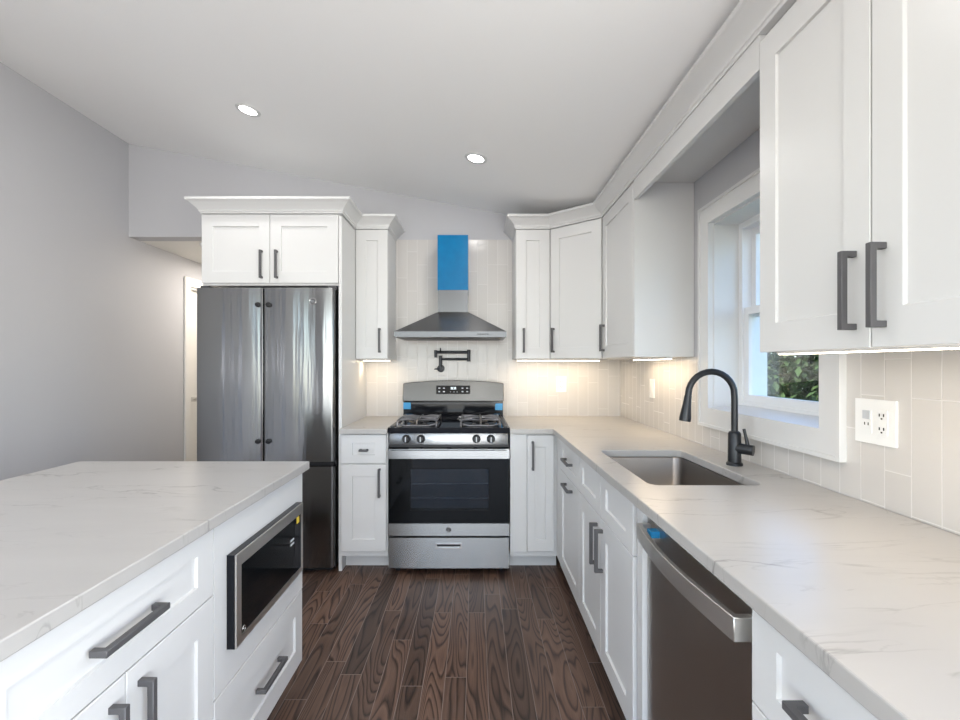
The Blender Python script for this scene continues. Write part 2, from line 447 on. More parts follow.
    def build(s, name, mat, parent=None, smooth=40):
        bmesh.ops.recalc_face_normals(s.bm, faces=s.bm.faces[:])
        me = bpy.data.meshes.new(name)
        off = Vector((0, 0, 0))
        if parent is not None:
            p = parent
            while p is not None: off += p.location; p = p.parent
        if off.length: bmesh.ops.translate(s.bm, vec=-off, verts=s.bm.verts[:])
        s.bm.to_mesh(me); s.bm.free()
        me.materials.append(mat)
        uv = me.uv_layers.new(name='UVMap')
        for p in me.polygons:
            nx, ny, nz = (abs(c) for c in p.normal)
            for li in p.loop_indices:
                c = me.vertices[me.loops[li].vertex_index].co
                uv.data[li].uv = (c.z, c.x if ny > nx else c.y) if nz < max(nx, ny) else (c.y, c.x)
        if smooth:
            for p in me.polygons: p.use_smooth = True
            me.set_sharp_from_angle(angle=R(smooth))
        o = bpy.data.objects.new(name, me); COL.objects.link(o)
        if parent is not None: o.parent = parent
        return o

def tag(o, label, cat, group=None):
    o['label'] = label; o['category'] = cat
    if group: o['group'] = group
    return o
def thing(name, loc, label, cat, group=None):
    o = bpy.data.objects.new(name, None); o.empty_display_size = 0.1
    o.location = loc; COL.objects.link(o)
    bpy.context.view_layer.update()
    return tag(o, label, cat, group)
def struct(o): o['kind'] = 'structure'; return o
def rect(a0, a1, b0, b1): return [(a0, b0), (a1, b0), (a1, b1), (a0, b1)]
def rrect(x0, x1, y0, y1, r, n=6):
    pts = []
    for cx, cy, a0 in ((x1 - r, y0 + r, -90), (x1 - r, y1 - r, 0), (x0 + r, y1 - r, 90), (x0 + r, y0 + r, 180)):
        for k in range(n + 1):
            a = R(a0 + 90 * k / n); pts.append((cx + r * math.cos(a), cy + r * math.sin(a)))
    return pts

# ------------------------------------------------------------------ room shell
XR, XL, YB = 1.145, -2.71, 3.60            # painted wall faces
TR, TB = 1.135, 3.59                       # tile faces
def ceil_z(x): return 2.536 - 0.187 * x
HALL_X, HALL_Y, HALL_Z = -1.775, 5.6, 2.314

struct(MB().box(XL - .12, XR + .15, REAR_Y - .12, HALL_Y + .12, -.06, 0).build('floor', M['floor']))
struct(MB().prism([(XL - .12, ceil_z(XL - .12)), (XR + .15, ceil_z(XR + .15)), (XR + .15, ceil_z(XR + .15) + .15), (XL - .12, ceil_z(XL - .12) + .15)],
                  REAR_Y - .12, YB + .12, 'xz').build('ceiling', M['ceil'], smooth=0))
# back wall with the header over the hallway
struct(MB().prism([(HALL_X, 0), (XR, 0), (XR, ceil_z(XR)), (XL, ceil_z(XL)), (XL, HALL_Z), (HALL_X, HALL_Z)], YB, YB + .12, 'xz').build('wall_back', M['wall'], smooth=0))
# left wall runs on into the hall; opening for the hall door, added ones for fill light
DY0, DY1, DZ = 4.37, 5.15, 2.05
lw = [(REAR_Y, 0), (DY0, 0), (DY0, DZ), (DY1, DZ), (DY1, 0), (HALL_Y, 0), (HALL_Y, HALL_Z), (YB + .12, HALL_Z), (YB + .12, ceil_z(XL)), (REAR_Y, ceil_z(XL))]
struct(MB().prism(lw, XL - .12, XL, 'yz', hole=[[(y0, .25), (y1, .25), (y1, 2.25), (y0, 2.25)] for y0, y1 in LEFT_FILL_OPENINGS]).build('wall_left', M['wall'], smooth=0))
# right wall with the window opening and an added fill-light opening
WY0, WY1, WZ0, WZ1 = 1.488, 2.212, 1.098, 1.995
struct(MB().prism(rect(REAR_Y, YB + .12, 0, ceil_z(XR)), XR, XR + .15, 'yz', hole=[rect(WY0, WY1, WZ0, WZ1), rect(*RIGHT_FILL_OPENING, .3, 2.1)]).build('wall_right', M['wall'], smooth=0))
# rear wall with an opening added for fill light behind the camera
struct(MB().prism([(XL, 0), (XR, 0), (XR, ceil_z(XR)), (XL, ceil_z(XL))], REAR_Y - .12, REAR_Y, 'xz', hole=[rect(*REAR_FILL_OPENING, .1, 2.3)]).build('wall_rear', M['wall'], smooth=0))
# hallway
struct(MB().box(HALL_X, HALL_X + .1, YB + .12, HALL_Y, 0, HALL_Z).build('wall_hall_right', M['hallwhite'], smooth=0))
struct(MB().box(XL, HALL_X + .1, HALL_Y, HALL_Y + .12, 0, HALL_Z).build('wall_hall_end', M['hallwhite'], smooth=0))
struct(MB().box(XL - .12, HALL_X + .1, YB + .12, HALL_Y + .12, HALL_Z, HALL_Z + .08).build('ceiling_hall', M['hallwhite'], smooth=0))
# baseboard along the left wall
struct(MB().box(XL, XL + .014, REAR_Y, 4.28, 0, .11, .003).build('baseboard_left', M['trim']))
# hall door with casing
d1 = struct(MB().box(XL - .075, XL - .035, DY0 + .012, DY1 - .012, .01, DZ - .012, .003).build('door_1', M['hallwhite']))
cs = MB(); cs.prism([(DY0 - .09, 0), (DY0 - .005, 0), (DY0 - .005, DZ + .005), (DY1 + .005, DZ + .005), (DY1 + .005, 0), (DY1 + .09, 0), (DY1 + .09, DZ + .09), (DY0 - .09, DZ + .09)],
                    XL, XL + .018, 'yz', .004); cs.build('door_casing', M['hallwhite'], d1)
MB().prism([(DY0, 0), (DY0 + .012, 0), (DY0 + .012, DZ - .012), (DY1 - .012, DZ - .012), (DY1 - .012, 0), (DY1, 0), (DY1, DZ), (DY0, DZ)], XL - .12, XL + .001, 'yz').build('door_jamb', M['hallwhite'], d1)
MB().cyl((XL - .035, DY0 + .08, .98), (XL + .03, DY0 + .08, .98), .022, n=16).build('door_knob', M['chrome'], d1)

# tile backsplash
CT = 0.914
UB = 1.355                                 # underside of the wall cabinets
struct(MB().prism([(-.848, CT), (TR, CT), (TR, UB), (.29, UB), (.29, 2.29), (-.618, 2.29), (-.618, UB), (-.848, UB)], TB, YB, 'xz').build('wall_back_tile', M['tile_b'], smooth=0))
struct(MB().prism([(.376, CT), (TB, CT), (TB, UB), (2.30, UB), (2.30, 1.03), (1.416, 1.03), (1.416, UB), (.376, UB)], TR, XR, 'yz').build('wall_right_tile', M['tile_r'], smooth=0))

# kitchen window: casing, reveal, vinyl double hung unit
w1 = struct(MB().prism(rect(WY0, WY1, WZ0, WZ1), XR, 1.275, 'yz', hole=[rect(WY0 + .01, WY1 - .01, WZ0 + .01, WZ1 - .01)]).build('window_1', M['trim'], smooth=0))
def mitred(y0, y1, z0, z1, wd, xa, xb, bev=.0):
    return MB().prism(rect(y0, y1, z0, z1), xa, xb, 'yz', bev, hole=[rect(y0 + wd, y1 - wd, z0 + wd, z1 - wd)])
cz = mitred(1.412, 2.292, 1.022, 2.078, .084, 1.118, XR)
cz.build('window_casing', M['trim'], w1, smooth=0)
mitred(1.405, 2.299, 1.015, 2.085, .014, 1.112, XR).build('casing_back_band', M['trim'], w1, smooth=0)
MB().prism([(1.128, 1.106), (1.2615, 1.124), (1.2615, 1.10), (1.128, 1.10)], WY0 + .01, WY1 - .01, 'xz').build('window_sill', M['trim'], w1, smooth=0)
fy0, fy1, fz0, fz1 = WY0 + .01, WY1 - .01, WZ0 + .012, WZ1 - .01
mitred(fy0, fy1, fz0, fz1, .03, 1.262, 1.38).build('window_frame', M['vinyl'], w1, smooth=0)
zm = 1.56
lo = mitred(fy0 + .03, fy1 - .03, fz0 + .03, zm + .022, .034, 1.272, 1.302, .0).build('lower_sash', M['vinyl'], w1, smooth=0)
up = mitred(fy0 + .03, fy1 - .03, zm - .022, fz1 - .03, .034, 1.306, 1.336, .0).build('upper_sash', M['vinyl'], w1, smooth=0)
MB().box(1.285, 1.289, fy0 + .06, fy1 - .06, fz0 + .06, zm - .008).build('pane', M['pane'], lo, smooth=0)
MB().box(1.319, 1.323, fy0 + .06, fy1 - .06, zm + .008, fz1 - .06).build('pane', M['pane'], up, smooth=0)
MB().box(1.258, 1.274, 1.80, 1.90, zm + .02, zm + .036, .003).build('sash_lock', M['vinyl'], lo)

# ------------------------------------------------------------------ outdoors seen through the window
struct(MB().box(1.45, 16, -6, 16, -.35, -.3).build('lawn', M['lawn']))
def shrub(x, y, r, h, label, n):
    t = thing('garden_shrub', (x, y, -.3), label, 'shrub', 'shrubs in the garden outside the window')
    MB().tube([(x, y, -.3), (x + .03, y, .3), (x - .02, y + .03, .9)], [.05, .04, .02], 8).build('stem', M['bark'], t)
    m = MB()
    for _ in range(n):
        while True:
            a = Vector((random.uniform(-1, 1), random.uniform(-1, 1), random.uniform(-1, 1)))
            if .25 < a.length < 1: break
        p = Vector((x + a.x * r, y + a.y * r, h * .5 - .2 + a.z * h * .55))
        s_ = random.uniform(.032, .062)
        q = Matrix.Rotation(random.uniform(0, 6.3), 4, 'Z') @ Matrix.Rotation(random.uniform(-1.2, 1.2), 4, 'X')
        q.translation = p
        m._add([(0, -s_, 0), (s_ * .5, 0, s_ * .12), (0, s_, 0), (-s_ * .5, 0, s_ * .12)], [(0, 1, 2), (0, 2, 3)], q)
    m.build('foliage', M['leaf'], t, smooth=0)
shrub(3.35, 4.75, .95, 2.15, 'dense green shrub close outside the kitchen window', 20000)
shrub(5.55, 6.1, 1.15, 2.4, 'leafy green shrub behind the nearest shrub outside the window, to its right', 14000)
shrub(3.75, 8.0, 1.15, 2.5, 'leafy green shrub behind the nearest shrub outside the window, to its left', 14000)

# ------------------------------------------------------------------ cabinet builders
FX = 0.512      # front of the doors, right run
FYB = 2.89      # front of the doors, back run
TH = 0.02
def front(parent, name, o, n, w, h, st=.075, pull=None):
    """a shaker front whose outer face passes through o; pull = ('v'|'h', u, v, length)"""
    nn = Vector((n[0], n[1], 0)).normalized()
    Mx = fr(Vector(o) - nn * TH, n)
    d = MB().shaker(Mx, w, h, TH, min(.07, w * .32), min(st, h * .36)).build(name, M['white'], parent, smooth=0)
    if pull:
        k, u, v, L = pull
        Mp = fr(o, n) @ Matrix.Translation((u, v, -.0005))
        hd = MB().pull(Mp, L, k == 'v').build('handle', M['handle'], d)
        hd['label'] = 'dark grey square bar pull'
    return d
Z0, ZT, ZS = 0.11, 0.877, 0.690            # door bottom, front top, drawer/door seam
G_ = 0.0015

# ------------------------------------------------------------------ back run, left of the range
bl = thing('base_cabinet', (-.70, 3.2, 0), 'white base cabinet with one drawer and door between refrigerator and range', 'cabinet', 'white base cabinets')
MB().box(-.846, -.549, FYB + TH, 3.585, Z0 - .005, CT - .033).build('carcass', M['white'], bl, smooth=0)
MB().box(-.846, -.549, 3.015, 3.03, 0, Z0 - .005).build('toe_kick', M['white'], bl, smooth=0)
front(bl, 'drawer_front', (-.842, FYB, ZS + .004), (0, -1), .283, ZT - ZS - .006, .052, ('h', .118, .085, .055))
front(bl, 'door', (-.842, FYB, Z0 + .03), (0, -1), .283, ZS - Z0 - .032, .075, ('v', .243, .345, .178))

# back run, right of the range: blind corner
br = thing('base_cabinet', (.37, 3.2, 0), 'white corner base cabinet with single narrow door right of the range', 'cabinet', 'white base cabinets')
MB().box(.2215, .531, FYB + TH, 3.585, Z0 - .005, CT - .033).build('carcass', M['white'], br, smooth=0)
MB().box(.2215, .531, 3.015, 3.03, 0, Z0 - .005).build('toe_kick', M['white'], br, smooth=0)
MB().box(.2215, .325, FYB + .002, FYB + TH, Z0 + .03, ZT, .0015).build('filler_panel', M['white'], br)
front(br, 'door', (.328, FYB, Z0 + .03), (0, -1), .168, ZT - Z0 - .035, .075, ('v', .034, .515, .178))

# ------------------------------------------------------------------ right run base cabinets (faces at -X)
def rrun(label, y0, y1, hollow=False):
    t = thing('base_cabinet', (.83, (y0 + y1) / 2, 0), label, 'cabinet', 'white base cabinets')
    m = MB()
    if hollow:
        m.prism([(FX + TH, Z0 - .005), (1.125, Z0 - .005), (1.125, .6), (.565, .6), (.565, CT - .033), (FX + TH, CT - .033)], y0 + .001, y1 - .001, 'xz')
    else:
        m.box(FX + TH, 1.125, y0 + .001, y1 - .001, Z0 - .005, CT - .033)
    m.build('carcass', M['white'], t, smooth=0)
    MB().box(FX + .075, FX + .09, y0 + .001, y1 - .001, 0, Z0 - .005).build('toe_kick', M['white'], t, smooth=0)
    return t
def rfront(t, name, y0, y1, z0, z1, pull=None, st=.075):
    return front(t, name, (FX, y1 - G_, z0), (-1, 0), y1 - y0 - 2 * G_, z1 - z0, st, pull)
Y1a, Y1b, Y2b, Y2c = 2.77, 2.263, 1.877, 1.491
c1 = rrun('white base cabinet with drawer over tall pull-out front, nearest the corner', Y1b, 2.865)
MB().box(FX + .003, FX + TH, Y1a, 2.885, Z0, ZT, .0015).build('filler_panel', M['white'], c1)
rfront(c1, 'drawer_front', Y1b, Y1a, ZS + .003, ZT, ('h', .187, .092, .168), .052)
rfront(c1, 'pull_out_front', Y1b, Y1a, Z0, ZS, ('h', .187, .535, .168))
c2 = rrun('white sink base cabinet with two doors and two false drawer fronts below faucet', Y2c, Y1b, True)
rfront(c2, 'false_drawer_front', Y2b, Y1b, ZS + .003, ZT, None, .052)
rfront(c2, 'false_drawer_front', Y2c, Y2b, ZS + .003, ZT, None, .052)
rfront(c2, 'door', Y2b, Y1b, Z0, ZS, ('v', Y1b - Y2b - .050, .370, .172))
rfront(c2, 'door', Y2c, Y2b, Z0, ZS, ('v', .030, .370, .172))
fp = tag(MB().box(FX + .006, 1.1, 1.424, 1.468, 0.0, CT - .033, .002).build('filler_panel', M['white']),
         'narrow white vertical filler panel between sink cabinet and dishwasher', 'panel')
c4 = rrun('white base cabinet with stacked drawers nearest the camera, right of dishwasher', .40, .853)
rfront(c4, 'drawer_front', .40, .853, ZS + .003, ZT, ('h', .133, .090, .174), .052)
rfront(c4, 'drawer_front', .40, .853, .40, ZS, ('h', .133, .17, .174))
rfront(c4, 'drawer_front', .40, .853, Z0, .397, ('h', .133, .17, .174))

# ------------------------------------------------------------------ dishwasher
dw = thing('dishwasher', (.83, 1.12, 0), 'stainless steel dishwasher with wide bowed bar handle under the right counter', 'dishwasher')
DWY0, DWY1 = .862, 1.413
MB().box(.565, 1.10, DWY0 + .004, DWY1 - .004, .02, .872).build('tub', M['dgrey'], dw)
dd = MB().box(.530, .563, DWY0, DWY1, .115, .862, .004, seg=2).build('door', M['steel_d'], dw)
outer, inner = [], []
for k in range(25):
    a = k / 24; y = DWY0 + .012 + (DWY1 - DWY0 - .024) * a
    bow = .5 - .5 * math.cos(2 * math.pi * min(max(a, 0), 1)); bow = math.sin(math.pi * a)
    outer.append((.492 - .020 * bow, y))
for k in range(25):
    a = k / 24; y = DWY0 + .012 + .016 + (DWY1 - DWY0 - .056) * a
    inner.append((.504 - .020 * math.sin(math.pi * a), y))
poly = [(.5305, DWY0 + .012)] + outer + [(.5305, DWY1 - .012), (.5305, DWY1 - .028)] + inner[::-1] + [(.5305, DWY0 + .028)]
MB().prism(poly, .785, .832, 'xy', .0012).build('handle', M['steel_m'], dw)
MB().box(.575, .585, DWY0 + .01, DWY1 - .01, .0, .10).build('toe_panel', M['black'], dw)
tp = MB().box(.505, .532, 1.32, 1.35, .815, .8335, .001).build('tape_piece', M['tape'], dw); tp['label'] = 'scrap of blue tape'
MB().box(.534, .563, DWY0 + .004, DWY1 - .004, .864, .876).build('control_strip', M['bglass'], dw)

# ------------------------------------------------------------------ counters
XE = .4875; YE = 2.865
sx0, sx1, sy0, sy1 = .583, .962, 1.527, 2.156
ct = MB().prism([(.2185, YE), (XE, YE), (XE, .376), (TR, .376), (TR, TB), (.2185, TB)], CT - .032, CT, 'xy', .003, hole=[rrect(sx0, sx1, sy0, sy1, .035)], seg=2)
tag(ct.build('countertop', M['quartz'], smooth=0), 'long L-shaped white veined quartz countertop with sink cutout along the right wall', 'countertop', 'white quartz countertops')
tag(MB().prism(rect(-.848, -.5465, YE, TB), CT - .032, CT, 'xy', .003, seg=2).build('countertop', M['quartz_l'], smooth=0),
    'short white quartz countertop between refrigerator panel and range', 'countertop', 'white quartz countertops')

# sink
sk = thing('sink', ((sx0 + sx1) / 2, (sy0 + sy1) / 2, .66), 'undermount single bowl stainless steel kitchen sink in the right counter', 'sink')
m = MB()
levels = [(.016, CT - .0335, .045), (-.001, CT - .0335, .036), (-.003, CT - .04, .036), (-.008, .715, .036), (-.022, .695, .05), (-.05, .688, .03), (-.13, .683, .02)]
loops = []
for (o_, z, r_) in levels:
    loops.append([m.bm.verts.new((p[0], p[1], z)) for p in rrect(sx0 - o_, sx1 + o_, sy0 - o_, sy1 + o_, r_)])
for a, b in zip(loops, loops[1:]):
    for k in range(len(a)): m.bm.faces.new((a[k], a[(k + 1) % len(a)], b[(k + 1) % len(a)], b[k]))
m.bm.faces.new(loops[-1])
m.build('basin', M['sink'], sk, smooth=50)
MB().lathe([(.055, 0), (.055, .003), (.045, .004), (.04, .001), (.0, .001)], (.80, 1.84, .6825)).build('drain', M['chrome'], sk)

# faucet
fx, fy = 1.034, 1.833
fa = thing('faucet', (fx, fy, CT), 'matte black gooseneck pull-down kitchen faucet behind the sink', 'faucet')
MB().lathe([(.030, 0), (.030, .008), (.0245, .014), (.0235, .125), (.020, .132), (.016, .135)], (fx, fy, CT)).build('body', M['mblack'], fa)
pts = [(fx, fy, CT + .13), (fx, fy, CT + .27)]
for k in range(1, 15):
    a = math.pi * k / 15 * 1.06
    pts.append((fx - .092 + .092 * math.cos(a), fy, CT + .28 + .092 * math.sin(a)))
e = Vector(pts[-1]); d = (e - Vector(pts[-2])).normalized()
pts.append(e + d * .012)
MB().tube(pts, .0125, 16).build('spout', M['mblack'], fa)
p0 = Vector(pts[-1]); d = Vector((-.13, 0, -.99)).normalized()
MB().tube([p0 - d * .005, p0 + d * .012, p0 + d * .03, p0 + d * .085, p0 + d * .097], [.0135, .0145, .016, .0225, .0215], 20).build('spray_head', M['mblack'], fa)
MB().cyl((fx + .004, fy - .008, CT + .070), (fx + .046, fy - .050, CT + .066), .0205, n=24, bev=.002).build('valve', M['mblack'], fa)
MB().tube([(fx + .032, fy - .036, CT + .082), (fx + .027, fy - .034, CT + .11), (fx + .020, fy - .030, CT + .148)], [.0075, .006, .0055], 10).build('lever', M['mblack'], fa)

# ------------------------------------------------------------------ range
RX0, RX1, RC = -.5435, .2155, -.164
rg = thing('gas_range', (RC, 3.2, 0), 'freestanding stainless steel gas range with black cooktop and four knobs', 'range')
FR = 2.875
b = MB(); b.prism([(RX0 + .004, .05), (RX1 - .004, .05), (RX1 - .004, .885), (RX0 + .004, .885)], FR + .05, 3.575, 'xz',
                  hole=None); b.build('body', M['dgrey'], rg)
# storage drawer
dr = MB().box(RX0 + .004, RX1 - .004, FR, FR + .045, .042, .232, .006, seg=2).build('storage_drawer', M['steel'], rg)
MB().prism(rrect(RC - .082, RC + .082, .163, .199, .004, 2), FR - .004, FR + .002, 'xz', hole=[rrect(RC - .073, RC + .073, .171, .192, .002, 2)]).build('drawer_pull', M['chrome'], dr)
MB().box(RC - .073, RC + .073, FR - .0008, FR + .001, .180, .192).build('pull_recess', M['black'], dr)
# oven door: steel frame bands, black glass, window with cavity behind
od = MB().prism(rect(RX0, RX1, .246, .795), FR + .006, FR + .044, 'xz', .003, hole=[rect(-.405, .085, .405, .66)]).build('oven_door', M['bglass'], rg, smooth=0)
MB().box(RX0, RX1, FR - .003, FR + .0065, .246, .322, .002).build('lower_band', M['steel'], od)
MB().box(RX0, RX1, FR - .003, FR + .0065, .727, .787, .002).build('upper_band', M['steel'], od)
MB().box(-.405, .085, FR + .009, FR + .012, .405, .66).build('door_window', M['oglass'], od, smooth=0)
ovc = MB().prism(rect(-.43, .10, .33, .70), FR + .044, FR + .049, 'xz', hole=[rect(-.405, .085, .405, .66)]).build('window_gasket', M['black'], od, smooth=0)
for z in (.47, .56):
    r_ = MB(); r_.box(-.404, .084, FR + .030, FR + .036, z, z + .005)
    for k in range(15): r_.box(-.395 + k * .0335, -.392 + k * .0335, FR + .036, FR + .043, z + .001, z + .004)
    r_.build('oven_rack', M['chrome'], rg)
MB().box(-.405, .085, FR + .0475, FR + .0495, .405, .66).build('cavity_wall', M['cavity'], rg, smooth=0)
# door handle along the top band with shallow vent slots above it
hb = MB(); hb.box(RX0 + .02, RX1 - .02, FR - .036, FR - .018, .752, .783, .006, seg=2)
for x in (RX0 + .05, RX1 - .05): hb.box(x - .014, x + .014, FR - .02, FR + .0, .757, .778)
hb.build('door_handle', M['steel'], od)
vs = MB()
for x0, x1 in ((RC - .25, RC - .18), (RC - .16, RC - .015), (RC + .015, RC + .155), (RC + .175, RC + .245)): vs.box(x0, x1, FR + .001, FR + .012, .788, .794)
vs.build('vent_slots', M['slot'], od)
em = MB().lathe([(.0, 0), (.016, 0), (.016, .002), (.0, .002)], (RC, FR - .005, .285), (0, -1, 0)).build('emblem', M['dgrey'], od)
em['label'] = 'small round monogram emblem'
eb = MB().ring((RC, FR - .0075, .285), (0, -1, 0), .0135, .0014)
def swirl(m, cx, y, cz, s_, axis='y'):
    def P(a, b): return (cx + a * s_, y, cz + b * s_) if axis == 'y' else (y, cx + a * s_, cz + b * s_)
    m.tube([P(-.15 + .32 * math.cos(t_), .0 + .32 * math.sin(t_)) for t_ in [R(50 + 28 * i) for i in range(11)]], .1 * s_, 6)
    m.tube([P(.3, .35), P(.2, .1), P(.3, -.1), P(.2, -.4)], .08 * s_, 6)
    return m
swirl(eb, RC, FR - .0075, .285, .014); eb.build('emblem_ring', M['chrome'], em)
# control panel
cp = MB().prism([(FR + .004, .812), (FR + .05, .812), (FR + .05, .886), (FR + .012, .886)], RX0 + .006, RX1 - .006, 'yz', .004, seg=2).build('control_panel', M['steel'], rg)
MB().box(RX0, RX1, FR + .014, FR + .05, .797, .811).build('panel_shadow_gap', M['black'], rg)
for x in (-.431, -.339, .009, .100):
    k = MB().lathe([(.0, .0), (.026, .0), (.026, .004), (.021, .007), (.019, .028), (.016, .032), (.0, .032)], (x, FR + .008, .850), (0, -1, .1)).build('knob', M['black'], rg)
    MB().box(x - .003, x + .003, FR - .030, FR - .022, .835, .866, .001).build('knob_grip', M['grey'], k)
# cooktop
m = MB(); m.box(RX0 - .0, RX1 + .0, FR - .012, 3.44, .890, .922, .010, seg=3)
m.build('cooktop', M['enamel'], rg)
MB().prism([(3.33, .922), (3.35, .950), (3.46, .956), (3.46, .90), (3.33, .90)], RX0 + .03, RX1 - .03, 'yz', .003).build('rear_ledge', M['enamel'], rg)
for sgn in (-1, 1):
    x = RX0 + .022 if sgn < 0 else RX1 - .022
    MB().box(x - .012, x + .012, FR + .03, 3.42, .920, .929, .003).build('side_rail', M['dgrey'], rg)
for gx in (-.372, .036):
    for gy in (3.02, 3.24):
        bn = MB().lathe([(.0, .0), (.058, .0), (.052, .008), (.0, .008)], (gx, gy, .921)).build('burner_pan', M['dgrey'], rg)
        MB().lathe([(.0, 0), (.034, 0), (.036, .010), (.030, .014), (.0, .016)], (gx, gy, .929)).build('burner_cap', M['black'], bn)
    hw, y0, y1, zt = .125, 2.925, 3.325, .956
    g = MB()
    g.tube([(gx - hw, y0, zt - .03), (gx - hw, y0 + .03, zt), (gx - hw, y1 - .03, zt), (gx - hw, y1, zt - .03)], .0062, 8)
    g.tube([(gx + hw, y0, zt - .03), (gx + hw, y0 + .03, zt), (gx + hw, y1 - .03, zt), (gx + hw, y1, zt - .03)], .0062, 8)
    g.tube([(gx - hw, y0 + .02, zt - .02), (gx - hw * .6, y0, zt - .03), (gx + hw * .6, y0, zt - .03), (gx + hw, y0 + .02, zt - .02)], .006, 8)
    g.tube([(gx - hw, y1 - .02, zt - .02), (gx - hw * .6, y1, zt - .03), (gx + hw * .6, y1, zt - .03), (gx + hw, y1 - .02, zt - .02)], .006, 8)
    g.tube([(gx, y0, zt - .03), (gx, y0 + .04, zt), (gx, y1 - .04, zt), (gx, y1, zt - .03)], .0062, 8)
    g.tube([(gx - hw, 3.125, zt), (gx + hw, 3.125, zt)], .0062, 8)
    for gy in (3.02, 3.24):
        for sg in (-1, 1):
            g.tube([(gx + sg * hw, gy, zt), (gx + sg * hw * .55, gy, zt + .003), (gx + sg * .02, gy, zt - .004)], .0055, 8)
            g.tube([(gx + sg * hw, gy - .06, zt), (gx + sg * hw * .6, gy - .045, zt + .002), (gx + sg * .004, gy - .012 , zt - .001)], .0048, 8)
    for fx_, fy_ in ((-hw, y0), (hw, y0), (-hw, y1), (hw, y1)):
        g.tube([(gx + fx_, fy_, zt - .026), (gx + fx_, fy_, .921)], .006, 8)
    g.build('burner_grate', M['iron'], rg)
# backguard
BY = 3.455
MB().box(RX0 + .004, RX1 - .004, BY + .012, 3.575, .90, 1.045, .003).build('backguard_base', M['enamel'], rg)
arch = [(RX0, 1.040), (RX1, 1.040)] + [(RX1 - (RX1 - RX0) * k / 20, 1.176 + .022 * (1 - (2 * k / 20 - 1) ** 2)) for k in range(21)]
TL = Matrix.Translation((0, BY, 1.04)) @ Matrix.Rotation(R(-9), 4, 'X') @ Matrix.Translation((0, -BY, -1.04))
bgd = MB().prism(arch, BY - .004, 3.53, 'xz', .004, TL).build('backguard', M['steel_b'], rg)
dp = MB().box(RC - .128, RC + .128, BY - .008, BY - .002, 1.094, 1.158, .002, Mx=TL).build('display', M['bglass'], bgd)
dg = MB()
for i, x in enumerate((-.022, -.011, .0, .011)):
    x0 = RC + x + .003
    if i != 1: dg.box(x0, x0 + .0065, BY - .0095, BY - .0075, 1.144, 1.146, Mx=TL)
    dg.box(x0 + .005, x0 + .0066, BY - .0095, BY - .0075, 1.131, 1.146, Mx=TL)
    dg.box(x0, x0 + .0065, BY - .0095, BY - .0075, 1.130, 1.132, Mx=TL)
    if i % 2: dg.box(x0, x0 + .0016, BY - .0095, BY - .0075, 1.131, 1.146, Mx=TL)
dg.build('clock_digits', M['digits'], dp)
for x in (-.105, -.07, .07, .105):
    for z in (1.138, 1.112):
        MB().box(RC + x - .007, RC + x + .007, BY - .0092, BY - .0075, z - .004, z + .004, Mx=TL).build('touch_key', M['grey'], dp)
for x in (-.02, .006, .03): MB().box(RC + x - .004, RC + x + .004, BY - .0092, BY - .0075, 1.108, 1.112, Mx=TL).build('touch_key', M['grey'], dp)
MB().box(RX0 + .06, RX1 - .06, BY + .004, BY + .014, 1.018, 1.030, .002).build('vent_trim', M['dgrey'], rg)
for x0 in (RX0 + .004, RX1 - .064):
    z = .985 if x0 < RC else .978
    t_ = MB().box(x0, x0 + .056, BY + .0085, BY + .0125, z - .005, z + .045).build('tape_piece', M['tape'], rg); t_['label'] = 'blue tape scrap on the black backguard'
for x in (RX0 + .05, RX1 - .05): MB().cyl((x, FR + .08, 0), (x, FR + .08, .055), .016, n=12).build('foot', M['black'], rg)

# ------------------------------------------------------------------ hood
hd = thing('range_hood', (RC, 3.36, 1.5), 'stainless steel pyramid chimney hood with blue film on its flue, above the range', 'hood')
HX0, HX1, HYF = -.551, .214, 3.128
MB().box(HX0, HX1, HYF, 3.588, 1.503, 1.541, .002).build('rim', M['steel_r'], hd)
cx0, cx1, cyf = -.2676, -.0518, 3.31
V = [(HX0, HYF, 1.541), (HX1, HYF, 1.541), (HX1, 3.588, 1.541), (HX0, 3.588, 1.541), (cx0, cyf, 1.694), (cx1, cyf, 1.694), (cx1, 3.588, 1.694), (cx0, 3.588, 1.694)]
m = MB(); m._add(V, [(3, 2, 1, 0), (4, 5, 6, 7), (0, 1, 5, 4), (1, 2, 6, 5), (2, 3, 7, 6), (3, 0, 4, 7)]); m.build('canopy', M['steel_h'], hd, smooth=0)
MB().box(cx0, cx1, cyf, 3.588, 1.692, 1.856).build('lower_flue', M['steel_r'], hd)
uf = MB().box(cx0 - .002, cx1 + .002, cyf - .002, 3.588, 1.852, 2.248, .001).build('upper_flue', M['film'], hd); uf['label'] = 'flue cover still wrapped in blue film'
for k in range(5): MB().cyl((.020 + k * .017, HYF + .001, 1.522), (.020 + k * .017, HYF - .003, 1.522), .0048, n=12).build('button', M['slot'], hd)
MB().box(HX0 + .03, HX1 - .03, HYF + .03, 3.56, 1.5015, 1.5045).build('grease_filter', M['dgrey'], hd)

